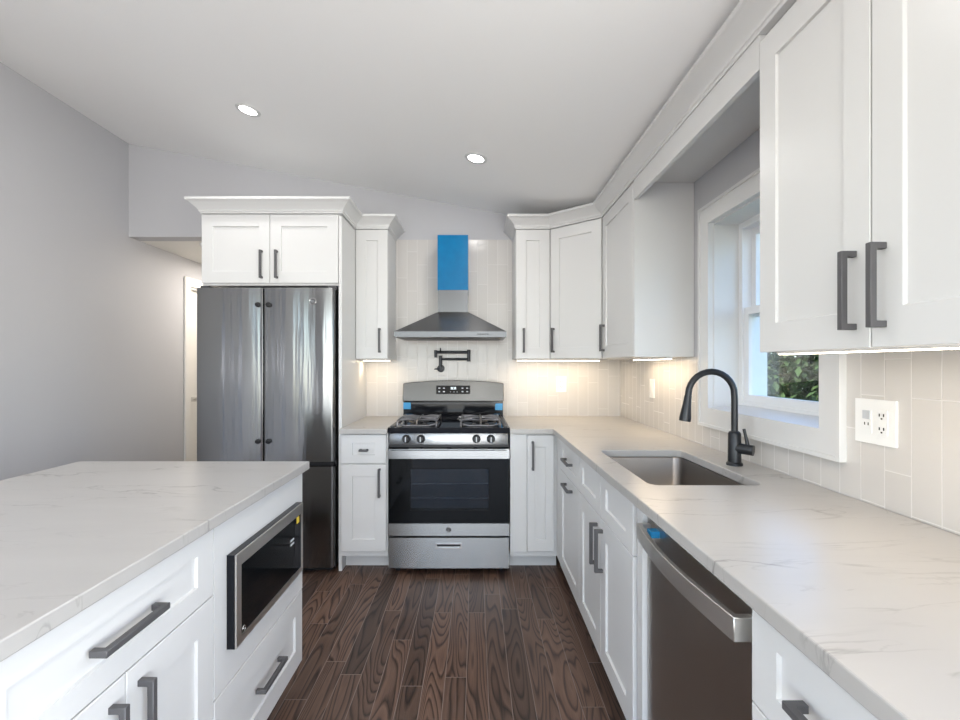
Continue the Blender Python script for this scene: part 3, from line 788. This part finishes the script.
# pot filler
pfx, pfz = -.266, 1.285
pf = thing('pot_filler', (pfx, TB, pfz), 'black folding pot filler tap on tile wall between hood and range', 'faucet')
MB().lathe([(0, 0), (.030, 0), (.028, .008), (.014, .010), (.014, .06), (.0, .06)], (pfx, TB, pfz), (0, -1, 0)).build('wall_flange', M['mblack'], pf)
MB().cyl((pfx, 3.54, pfz - .012), (pfx, 3.54, pfz + .10), .012, n=14).build('riser', M['mblack'], pf)
MB().tube([(pfx, 3.54, pfz + .072), (-.05, 3.53, pfz + .072)], .0095, 12).build('lower_arm', M['mblack'], pf)
MB().cyl((-.048, 3.53, pfz + .055), (-.048, 3.53, pfz + .145), .013, n=14).build('elbow_joint', M['mblack'], pf)
MB().tube([(-.048, 3.53, pfz + .125), (-.305, 3.505, pfz + .125)], .0105, 12).build('upper_arm', M['mblack'], pf)
MB().tube([(-.300, 3.505, pfz + .140), (-.300, 3.505, pfz + .085)], [.013, .010], 12).build('nozzle', M['mblack'], pf)
MB().tube([(pfx, 3.535, pfz), (pfx - .045, 3.52, pfz - .004)], [.006, .0045], 8).build('lever', M['mblack'], pf)
MB().tube([(-.262, 3.50, pfz + .125), (-.262, 3.475, pfz + .155)], [.006, .005], 8).build('spout_lever', M['mblack'], pf)

# ------------------------------------------------------------------ refrigerator
fg = thing('refrigerator', (-1.317, 3.2, 0), 'stainless steel french door refrigerator with bottom freezer drawer and no handles fitted', 'refrigerator')
FY = 2.89
MB().box(-1.742, -.892, FY + .075, 3.56, .03, 1.79, .004).build('cabinet_body', M['dgrey'], fg)
def fdoor(name, x0, x1, z0, z1, rl, rr):
    """gently crowned front with rounded outer edges (plan outline extruded up)"""
    pts = []
    xs = sorted({round(v, 5) for v in [x0 + rl * (1 - math.cos(R(90 * k / 8))) for k in range(9)] + [x1 - rr * (1 - math.cos(R(90 * k / 8))) for k in range(9)]
                 + [x0 + rl + (x1 - x0 - rl - rr) * k / 24 for k in range(25)]})
    for x in xs:
        a = (x - x0) / (x1 - x0)
        y = FY + .010 * (2 * a - 1) ** 2
        dl, dr_ = (x - x0), (x1 - x)
        if dl < rl: y += rl - math.sqrt(max(rl * rl - (rl - dl) ** 2, 0))
        if dr_ < rr: y += rr - math.sqrt(max(rr * rr - (rr - dr_) ** 2, 0))
        pts.append((x, y))
    pts += [(x1, FY + .07), (x0, FY + .07)]
    return MB().prism(pts, z0, z1, 'xy').build(name, M['steel_f'], fg, smooth=30)
dl = fdoor('left_door', -1.762, -1.3365, .703, 1.799, .020, .003)
dr_ = fdoor('right_door', -1.3285, -.886, .703, 1.799, .003, .022)
fz = fdoor('freezer_drawer', -1.762, -.886, .035, .672, .02, .022)
for x in (-1.366, -1.300):
    for z in (1.692, .832):
        st = MB().lathe([(0, 0), (.017, 0), (.016, .006), (.010, .008), (.010, .014), (.013, .018), (.010, .022), (.0, .023)], (x, FY + .006, z), (0, -1, 0), 16).build('handle_stud', M['black'], dl if x < -1.33 else dr_)
for x in (-1.155, -1.48): MB().lathe([(0, 0), (.010, 0), (.008, .006), (0, .008)], (x, FY + .003, .605), (0, -1, 0), 16).build('handle_stud', M['chrome'], fz)
em2 = MB().lathe([(0, 0), (.022, 0), (.022, .004), (0, .004)], (-1.018, FY + .001, 1.712), (0, -1, 0)).build('emblem', M['dgrey'], dr_)
em2['label'] = 'small round monogram emblem'
eb = MB().ring((-1.018, FY - .003, 1.712), (0, -1, 0), .020, .0018); swirl(eb, -1.018, FY - .003, 1.712, .019); eb.build('emblem_ring', M['chrome'], em2)
for x in (-1.742, -.93): MB().box(x, x + .05, FY + .03, FY + .12, 1.79, 1.815, .004).build('hinge_cover', M['dgrey'], fg)
MB().box(-1.345, -1.320, FY + .05, FY + .074, .71, 1.79).build('door_gasket', M['slot'], fg)
MB().box(-1.735, -.90, FY + .03, FY + .074, .675, .700).build('seam_gasket', M['black'], fg)
MB().box(-1.72, -.91, FY + .06, FY + .09, 0, .034).build('kick_grille', M['black'], fg)

# tall side panel
tag(MB().box(-.868, -.848, 2.93, 3.59, 0, 2.262, .0015).build('end_panel', M['white']), 'tall white floor-to-top end panel on right side of the refrigerator', 'panel')

# ------------------------------------------------------------------ wall cabinets
UT = 2.276
def upper_thing(loc, label): return thing('wall_cabinet', loc, label, 'cabinet', 'white wall cabinets')
UF = 3.26       # face of wall cabinets on the back wall
# above the refrigerator
uo = upper_thing((-1.306, 3.26, 1.822), 'wide white wall cabinet with two short doors above the refrigerator')
MB().box(-1.745, -.869, 2.95, 3.598, 1.822, UT).build('carcass', M['white'], uo, smooth=0)
front(uo, 'door', (-1.742, 2.93, 1.835), (0, -1), .4335, UT - .004 - 1.835, .075, ('v', .385, .028, .178))
front(uo, 'door', (-1.3055, 2.93, 1.835), (0, -1), .4335, UT - .004 - 1.835, .075, ('v', .045, .028, .178))
# left of the hood
ul = upper_thing((-.733, 3.43, UB), 'narrow white wall cabinet left of the range hood')
MB().box(-.847, -.618, UF + TH, 3.598, UB, UT).build('carcass', M['white'], ul, smooth=0)
front(ul, 'door', (-.845, UF, UB + .003), (0, -1), .225, UT - UB - .007, .075, ('v', .170, .042, .172))
# right of the hood
ua = upper_thing((.41, 3.43, UB), 'narrow white wall cabinet right of the range hood')
MB().box(.29, .5285, UF + TH, 3.598, UB, UT).build('carcass', M['white'], ua, smooth=0)
front(ua, 'door', (.292, UF, UB + .003), (0, -1), .2365, UT - UB - .007, .075, ('v', .052, .042, .172))
# diagonal corner
DA, DB = Vector((.5315, 3.26)), Vector((.83, 3.0))
du_ = (DB - DA); dlen = du_.length; du_.normalize(); dn = Vector((du_.y, -du_.x))
ud = upper_thing((.88, 3.3, UB), 'white diagonal corner wall cabinet with one angled door')
A2, B2 = DA - dn * TH, DB - dn * TH
MB().prism([(.5295, 3.598), (1.143, 3.598), (1.143, 3.002), (B2.x, 3.002), (B2.x, B2.y + .003), (A2.x + .0, A2.y), (.5295, A2.y)], UB, UT, 'xy').build('carcass', M['white'], ud, smooth=0)
front(ud, 'door', (DA.x + du_.x * .006, DA.y + du_.y * .006, UB + .003), (dn.x, dn.y), dlen - .012, UT - UB - .007, .075, ('v', .026, .042, .172))
# right wall, far of the window
UX = .83
ub = upper_thing((.97, 2.64, UB), 'white wall cabinet between corner cabinet and the window, side panel facing camera')
MB().box(UX + TH, 1.143, 2.40, 2.999, UB, UT).build('carcass', M['white'], ub, smooth=0)
front(ub, 'door', (UX, 2.994, UB + .003), (-1, 0), 2.994 - 2.421, UT - UB - .007, .075, ('v', .045, .042, .172))
MB().box(UX + .002, UX + TH, 2.40, 2.418, UB, UT, .001).build('edge_stile', M['white'], ub)
# right wall, near the camera
un = upper_thing((.97, .94, UB), 'large white two-door wall cabinet nearest the camera on the right wall')
MB().box(UX + TH, 1.143, .59, 1.343, UB, UT).build('carcass', M['white'], un, smooth=0)
front(un, 'door', (UX, 1.342, UB - .006), (-1, 0), .3755, UT - UB - .018, .08, ('v', .336, .040, .172))
front(un, 'door', (UX, .963, UB - .006), (-1, 0), .3715, UT - UB - .018, .08, ('v', .030, .040, .172))

# valance bridging over the window
va = thing('window_valance', (.97, 1.83, 2.155), 'white valance board and soffit bridging the wall cabinets over the window', 'valance')
MB().box(UX, UX + .019, 1.3435, 2.3995, 2.176, UT, .001).build('front_board', M['white'], va)
MB().box(UX + .019, 1.143, 1.3435, 2.3995, 2.264, UT).build('soffit_board', M['white'], va, smooth=0)

# crown mouldings
prof = [(-.02, 2.277), (.004, 2.277), (.006, 2.286), (.011, 2.289), (.012, 2.295)]
for k in range(9):
    a = k / 8 * math.pi / 2
    prof.append((.058 - .046 * math.cos(a), 2.297 + .047 * (1 - math.cos(a)) ** .8))
prof += [(.064, 2.346), (.066, 2.350), (.066, 2.363), (-.02, 2.363)]
tag(MB().sweep([(-1.745, 3.598), (-1.745, 2.93), (-.848, 2.93), (-.848, 3.26), (-.618, 3.26), (-.618, 3.598)], prof).build('crown_molding', M['white'], smooth=25),
    'white stepped crown moulding on top of the cabinets over refrigerator and left of hood', 'moulding', 'crown mouldings')
tag(MB().sweep([(.29, 3.598), (.29, 3.26), (.5315, 3.26), (.83, 3.0), (.83, .59)], prof).build('crown_molding', M['white'], smooth=25),
    'long white crown moulding running from right of the hood along the right wall cabinets', 'moulding', 'crown mouldings')

# under cabinet lights
def strip(x0, x1, y0, y1, label, watts):
    t = thing('under_cabinet_light', ((x0 + x1) / 2, (y0 + y1) / 2, UB), label, 'light', 'under-cabinet light strips')
    MB().box(x0, x1, y0, y1, UB - .011, UB - .0005, .002).build('housing', M['plate'], t)
    MB().box(x0 + .004, x1 - .004, y0 + .004, y1 - .004, UB - .0135, UB - .0105).build('diffuser', M['led'], t)
    area('strip_lamp', ((x0 + x1) / 2, (y0 + y1) / 2, UB - .015), (0, 0, -1), x1 - x0 - .01, y1 - y0 - .01, watts, (1.0, .77, .50), t)
LW = 2.4
strip(-.835, -.63, 3.41, 3.44, 'glowing light strip under the narrow cabinet left of the hood', .225 * LW)
strip(.31, .93, 3.41, 3.44, 'glowing light strip under the back wall cabinets right of the hood', .62 * LW)
strip(1.01, 1.04, 2.42, 2.95, 'glowing light strip under the cabinet beyond the window', .49 * LW)
strip(.865, .895, .61, 1.32, 'glowing light strip under the large near cabinet', .30 * LW)

# ------------------------------------------------------------------ island
IX, IY1 = -.705, 1.878
isl_y = 1.2425
tag(MB().prism(rect(-1.64, -.685, .52, 1.906), CT - .032, CT, 'xy', .003, seg=2).build('countertop', M['quartz_i'], smooth=0),
    'large white veined quartz countertop on the kitchen island at left', 'countertop', 'white quartz countertops')
def isl(label, y0, y1, front_hole=None):
    t = thing('base_cabinet', (-1.05, (y0 + y1) / 2, 0), label, 'cabinet', 'white base cabinets')
    MB().box(-1.40, IX - TH, y0 + .001, y1 - .001, Z0 - .005, CT - .033).build('carcass', M['white'], t, smooth=0)
    MB().box(IX - .09, IX - .075, y0 + .001, y1 - .001, 0, Z0 - .005).build('toe_kick', M['white'], t, smooth=0)
    return t
i1 = thing('base_cabinet', (-1.05, (isl_y + IY1) / 2, 0), 'white island cabinet holding the microwave above one deep drawer', 'cabinet', 'white base cabinets')
MYa, MYb, MZa, MZb = 1.307, 1.812, .505, .772
m = MB()
m.prism(rect(isl_y + .001, IY1, Z0 - .005, CT - .033), -1.40, IX - TH, 'yz')
m.bm.free(); m = MB()
m.prism(rect(isl_y + .001, IY1, Z0 - .005, CT - .033), -1.12, IX - .0195, 'yz', hole=[rect(MYa + .006, MYb - .006, MZa + .006, MZb - .006)])
m.build('carcass', M['white'], i1, smooth=0)
MB().box(-1.40, -1.12, isl_y + .001, IY1, Z0 - .005, CT - .033).build('back_box', M['white'], i1, smooth=0)
MB().prism(rect(isl_y + .002, IY1, .403, CT - .034), IX - .0195, IX, 'yz', hole=[rect(MYa + .006, MYb - .006, MZa + .006, MZb - .006)]).build('face_panel', M['white'], i1, smooth=0)
MB().box(IX - .09, IX - .075, isl_y, IY1 - .01, 0, Z0 - .005).build('toe_kick', M['white'], i1, smooth=0)
front(i1, 'drawer_front', (IX, isl_y + .003, Z0), (1, 0), IY1 - isl_y - .004, .398 - Z0, .075, ('h', .232, .150, .176))
i2 = isl('white island cabinet with one wide drawer over two doors, nearest the camera', .62, isl_y)
front(i2, 'drawer_front', (IX, .622, ZS + .003), (1, 0), isl_y - .624, ZT - ZS - .003, .052, ('h', .217, .09, .176))
front(i2, 'door', (IX, .622, Z0), (1, 0), .306, ZS - Z0, .075, ('v', .268, .365, .178))
front(i2, 'door', (IX, .931, Z0), (1, 0), .309, ZS - Z0, .075, ('v', .036, .365, .178))
tag(MB().box(-1.42, -1.405, .62, IY1, 0, CT - .033, .001).build('back_panel', M['white']), 'white back panel closing the island on its far side', 'panel')

# microwave
mw = thing('microwave', (-.9, 1.56, MZa), 'built-in stainless and black microwave in the island end cabinet', 'microwave')
MB().box(-1.10, IX + .001, MYa + .009, MYb - .009, MZa + .009, MZb - .009).build('oven_body', M['black'], mw)
MX = -.6775
MB().box(IX + .0005, MX - .005, MYa - .002, MYb + .002, MZa, MZb, .002).build('door_edge', M['enamel'], mw)
mf = MB().prism(rect(MYa, MYb, MZa + .001, MZb - .001), MX - .005, MX, 'yz', hole=[rect(MYa + .028, MYb - .018, MZa + .022, MZb - .038)]).build('frame', M['steel_m'], mw, smooth=0)
MB().box(MX - .0048, MX - .002, MYa + .028, MYb - .085, MZa + .022, MZb - .038).build('door_glass', M['bglass'], mw)
MB().box(MX - .0048, MX - .001, MYb - .084, MYb - .018, MZa + .022, MZb - .038).build('control_panel', M['enamel'], mw)
s_ = MB().box(MX - .001, MX + .0006, MYb - .062, MYb - .040, MZb - .064, MZb - .041).build('sticker', M['yellow'], mw); s_['label'] = 'small yellow warning sticker'
em3 = MB().ring((MX + .0, MYa + .042, MZa + .036), (1, 0, 0), .008, .001); swirl(em3, MYa + .042, MX, MZa + .036, .008, 'x'); em3.build('emblem', M['chrome'], mw)
for z in (.66, .645): MB().box(MX - .0015, MX + .0005, MYb - .12, MYb - .09, z, z + .006).build('door_mark', M['grey'], mw)

# ------------------------------------------------------------------ outlets and switches
def outlet_face(m, Mx, cx, cz):
    for dz in (.019, -.019):
        m.box(cx - .008, cx - .0055, cz + dz - .002, cz + dz + .006, .0075, .0092, Mx=Mx)
        m.box(cx + .0055, cx + .008, cz + dz - .002, cz + dz + .006, .0075, .0092, Mx=Mx)
        m.box(cx - .002, cx + .002, cz + dz - .010, cz + dz - .006, .0075, .0092, Mx=Mx)
# double plate, right wall
Mx = fr((TR, 1.300, 1.152), (-1, 0))
o2 = thing('outlet_plate', (TR, 1.300, 1.152), 'white double plate with switch and outlet on the right wall near the camera', 'outlet')
MB().box(-.066, .066, -.063, .063, 0, .006, .002, Mx).build('cover_plate', M['plate'], o2)
MB().box(-.040, -.008, -.034, .034, .0055, .0075, .001, Mx).build('switch_insert', M['plate'], o2)
MB().box(-.036, -.012, .006, .030, .0072, .0100, .001, Mx).build('rocker', M['grey'], o2)
rc = MB().box(.008, .042, -.034, .034, .0055, .0078, .001, Mx).build('receptacle', M['plate'], o2)
sl = MB(); outlet_face(sl, Mx, .025, 0); sl.build('socket_slots', M['slot'], rc)
sl = MB(); sl.box(-.032, -.0295, -.012, -.004, .0072, .0085, Mx=Mx); sl.box(-.020, -.0175, -.012, -.004, .0072, .0085, Mx=Mx); sl.build('socket_slots', M['slot'], o2)
# single outlet, back wall
Mx = fr((.672, TB, 1.163), (0, -1))
o1 = thing('outlet_plate', (.672, TB, 1.163), 'small white single outlet plate on the back wall tile', 'outlet')
MB().box(-.040, .040, -.062, .062, 0, .006, .002, Mx).build('cover_plate', M['plate'], o1)
rc = MB().box(-.017, .017, -.034, .034, .0055, .0078, .001, Mx).build('receptacle', M['plate'], o1)
sl = MB(); outlet_face(sl, Mx, 0, 0); sl.build('socket_slots', M['slot'], rc)
# switch, right wall in the corner
Mx = fr((TR, 2.94, 1.163), (-1, 0))
o3 = thing('switch_plate', (TR, 2.94, 1.163), 'small white switch plate on right wall tile below corner cabinets', 'switch')
MB().box(-.036, .036, -.060, .060, 0, .006, .002, Mx).build('cover_plate', M['plate'], o3)
MB().box(-.016, .016, -.033, .033, .0055, .0085, .001, Mx).build('rocker', M['plate'], o3)

# ------------------------------------------------------------------ recessed lights and smoke detector
SL = math.atan(.187)
dn_ = Vector((-math.sin(SL), 0, -math.cos(SL)))       # down along the ceiling normal
def can(x, y, label, watts, hall=False, color=(1.0, .98, .955)):
    z = HALL_Z if hall else ceil_z(x)
    n = Vector((0, 0, -1)) if hall else dn_
    t = thing('recessed_light', (x, y, z), label, 'light', 'recessed ceiling lights')
    MB().lathe([(.045, -.0), (.068, .0005), (.067, .004), (.058, .006), (.048, .005), (.045, .0)], (x, y, z), n, 32).build('trim_ring', M['trim'], t)
    MB().lathe([(.0, .0004), (.051, .0004), (.051, .0038), (.0, .0040)], (x, y, z), n, 32).build('lens', M['lens'], t)
    l = bpy.data.lights.new('downlight', 'AREA'); l.shape = 'DISK'; l.size = .10; l.energy = watts; l.color = color
    o = bpy.data.objects.new('downlight', l); o.rotation_euler = n.to_track_quat('-Z', 'Y').to_euler()
    COL.objects.link(o); o.parent = t; o.location = n * .012
CW = 3.5
can(-1.306, 2.647, 'glowing recessed ceiling light at left, above the refrigerator side', CW)
can(.006, 2.717, 'glowing recessed ceiling light in the middle, above the range aisle', CW)
can(.03, 1.455, 'recessed ceiling light at the top edge of view, above the aisle', CW)
can(-1.306, 1.45, 'recessed ceiling light above the island', CW)
can(-1.306, -.6, 'recessed ceiling light behind the camera at left', CW)
can(.03, -.6, 'recessed ceiling light behind the camera at right', CW)
can(-2.2, 4.55, 'recessed light in the hallway ceiling', 11.0, True, (1.0, .92, .83))
sd = thing('smoke_detector', (-2.22, 3.82, HALL_Z), 'white round smoke detector on the hallway ceiling', 'smoke detector')
MB().lathe([(0, 0), (.058, 0), (.058, .012), (.048, .026), (.03, .030), (0, .030)], (-2.22, 3.82, HALL_Z), (0, 0, -1)).build('housing', M['plate'], sd)
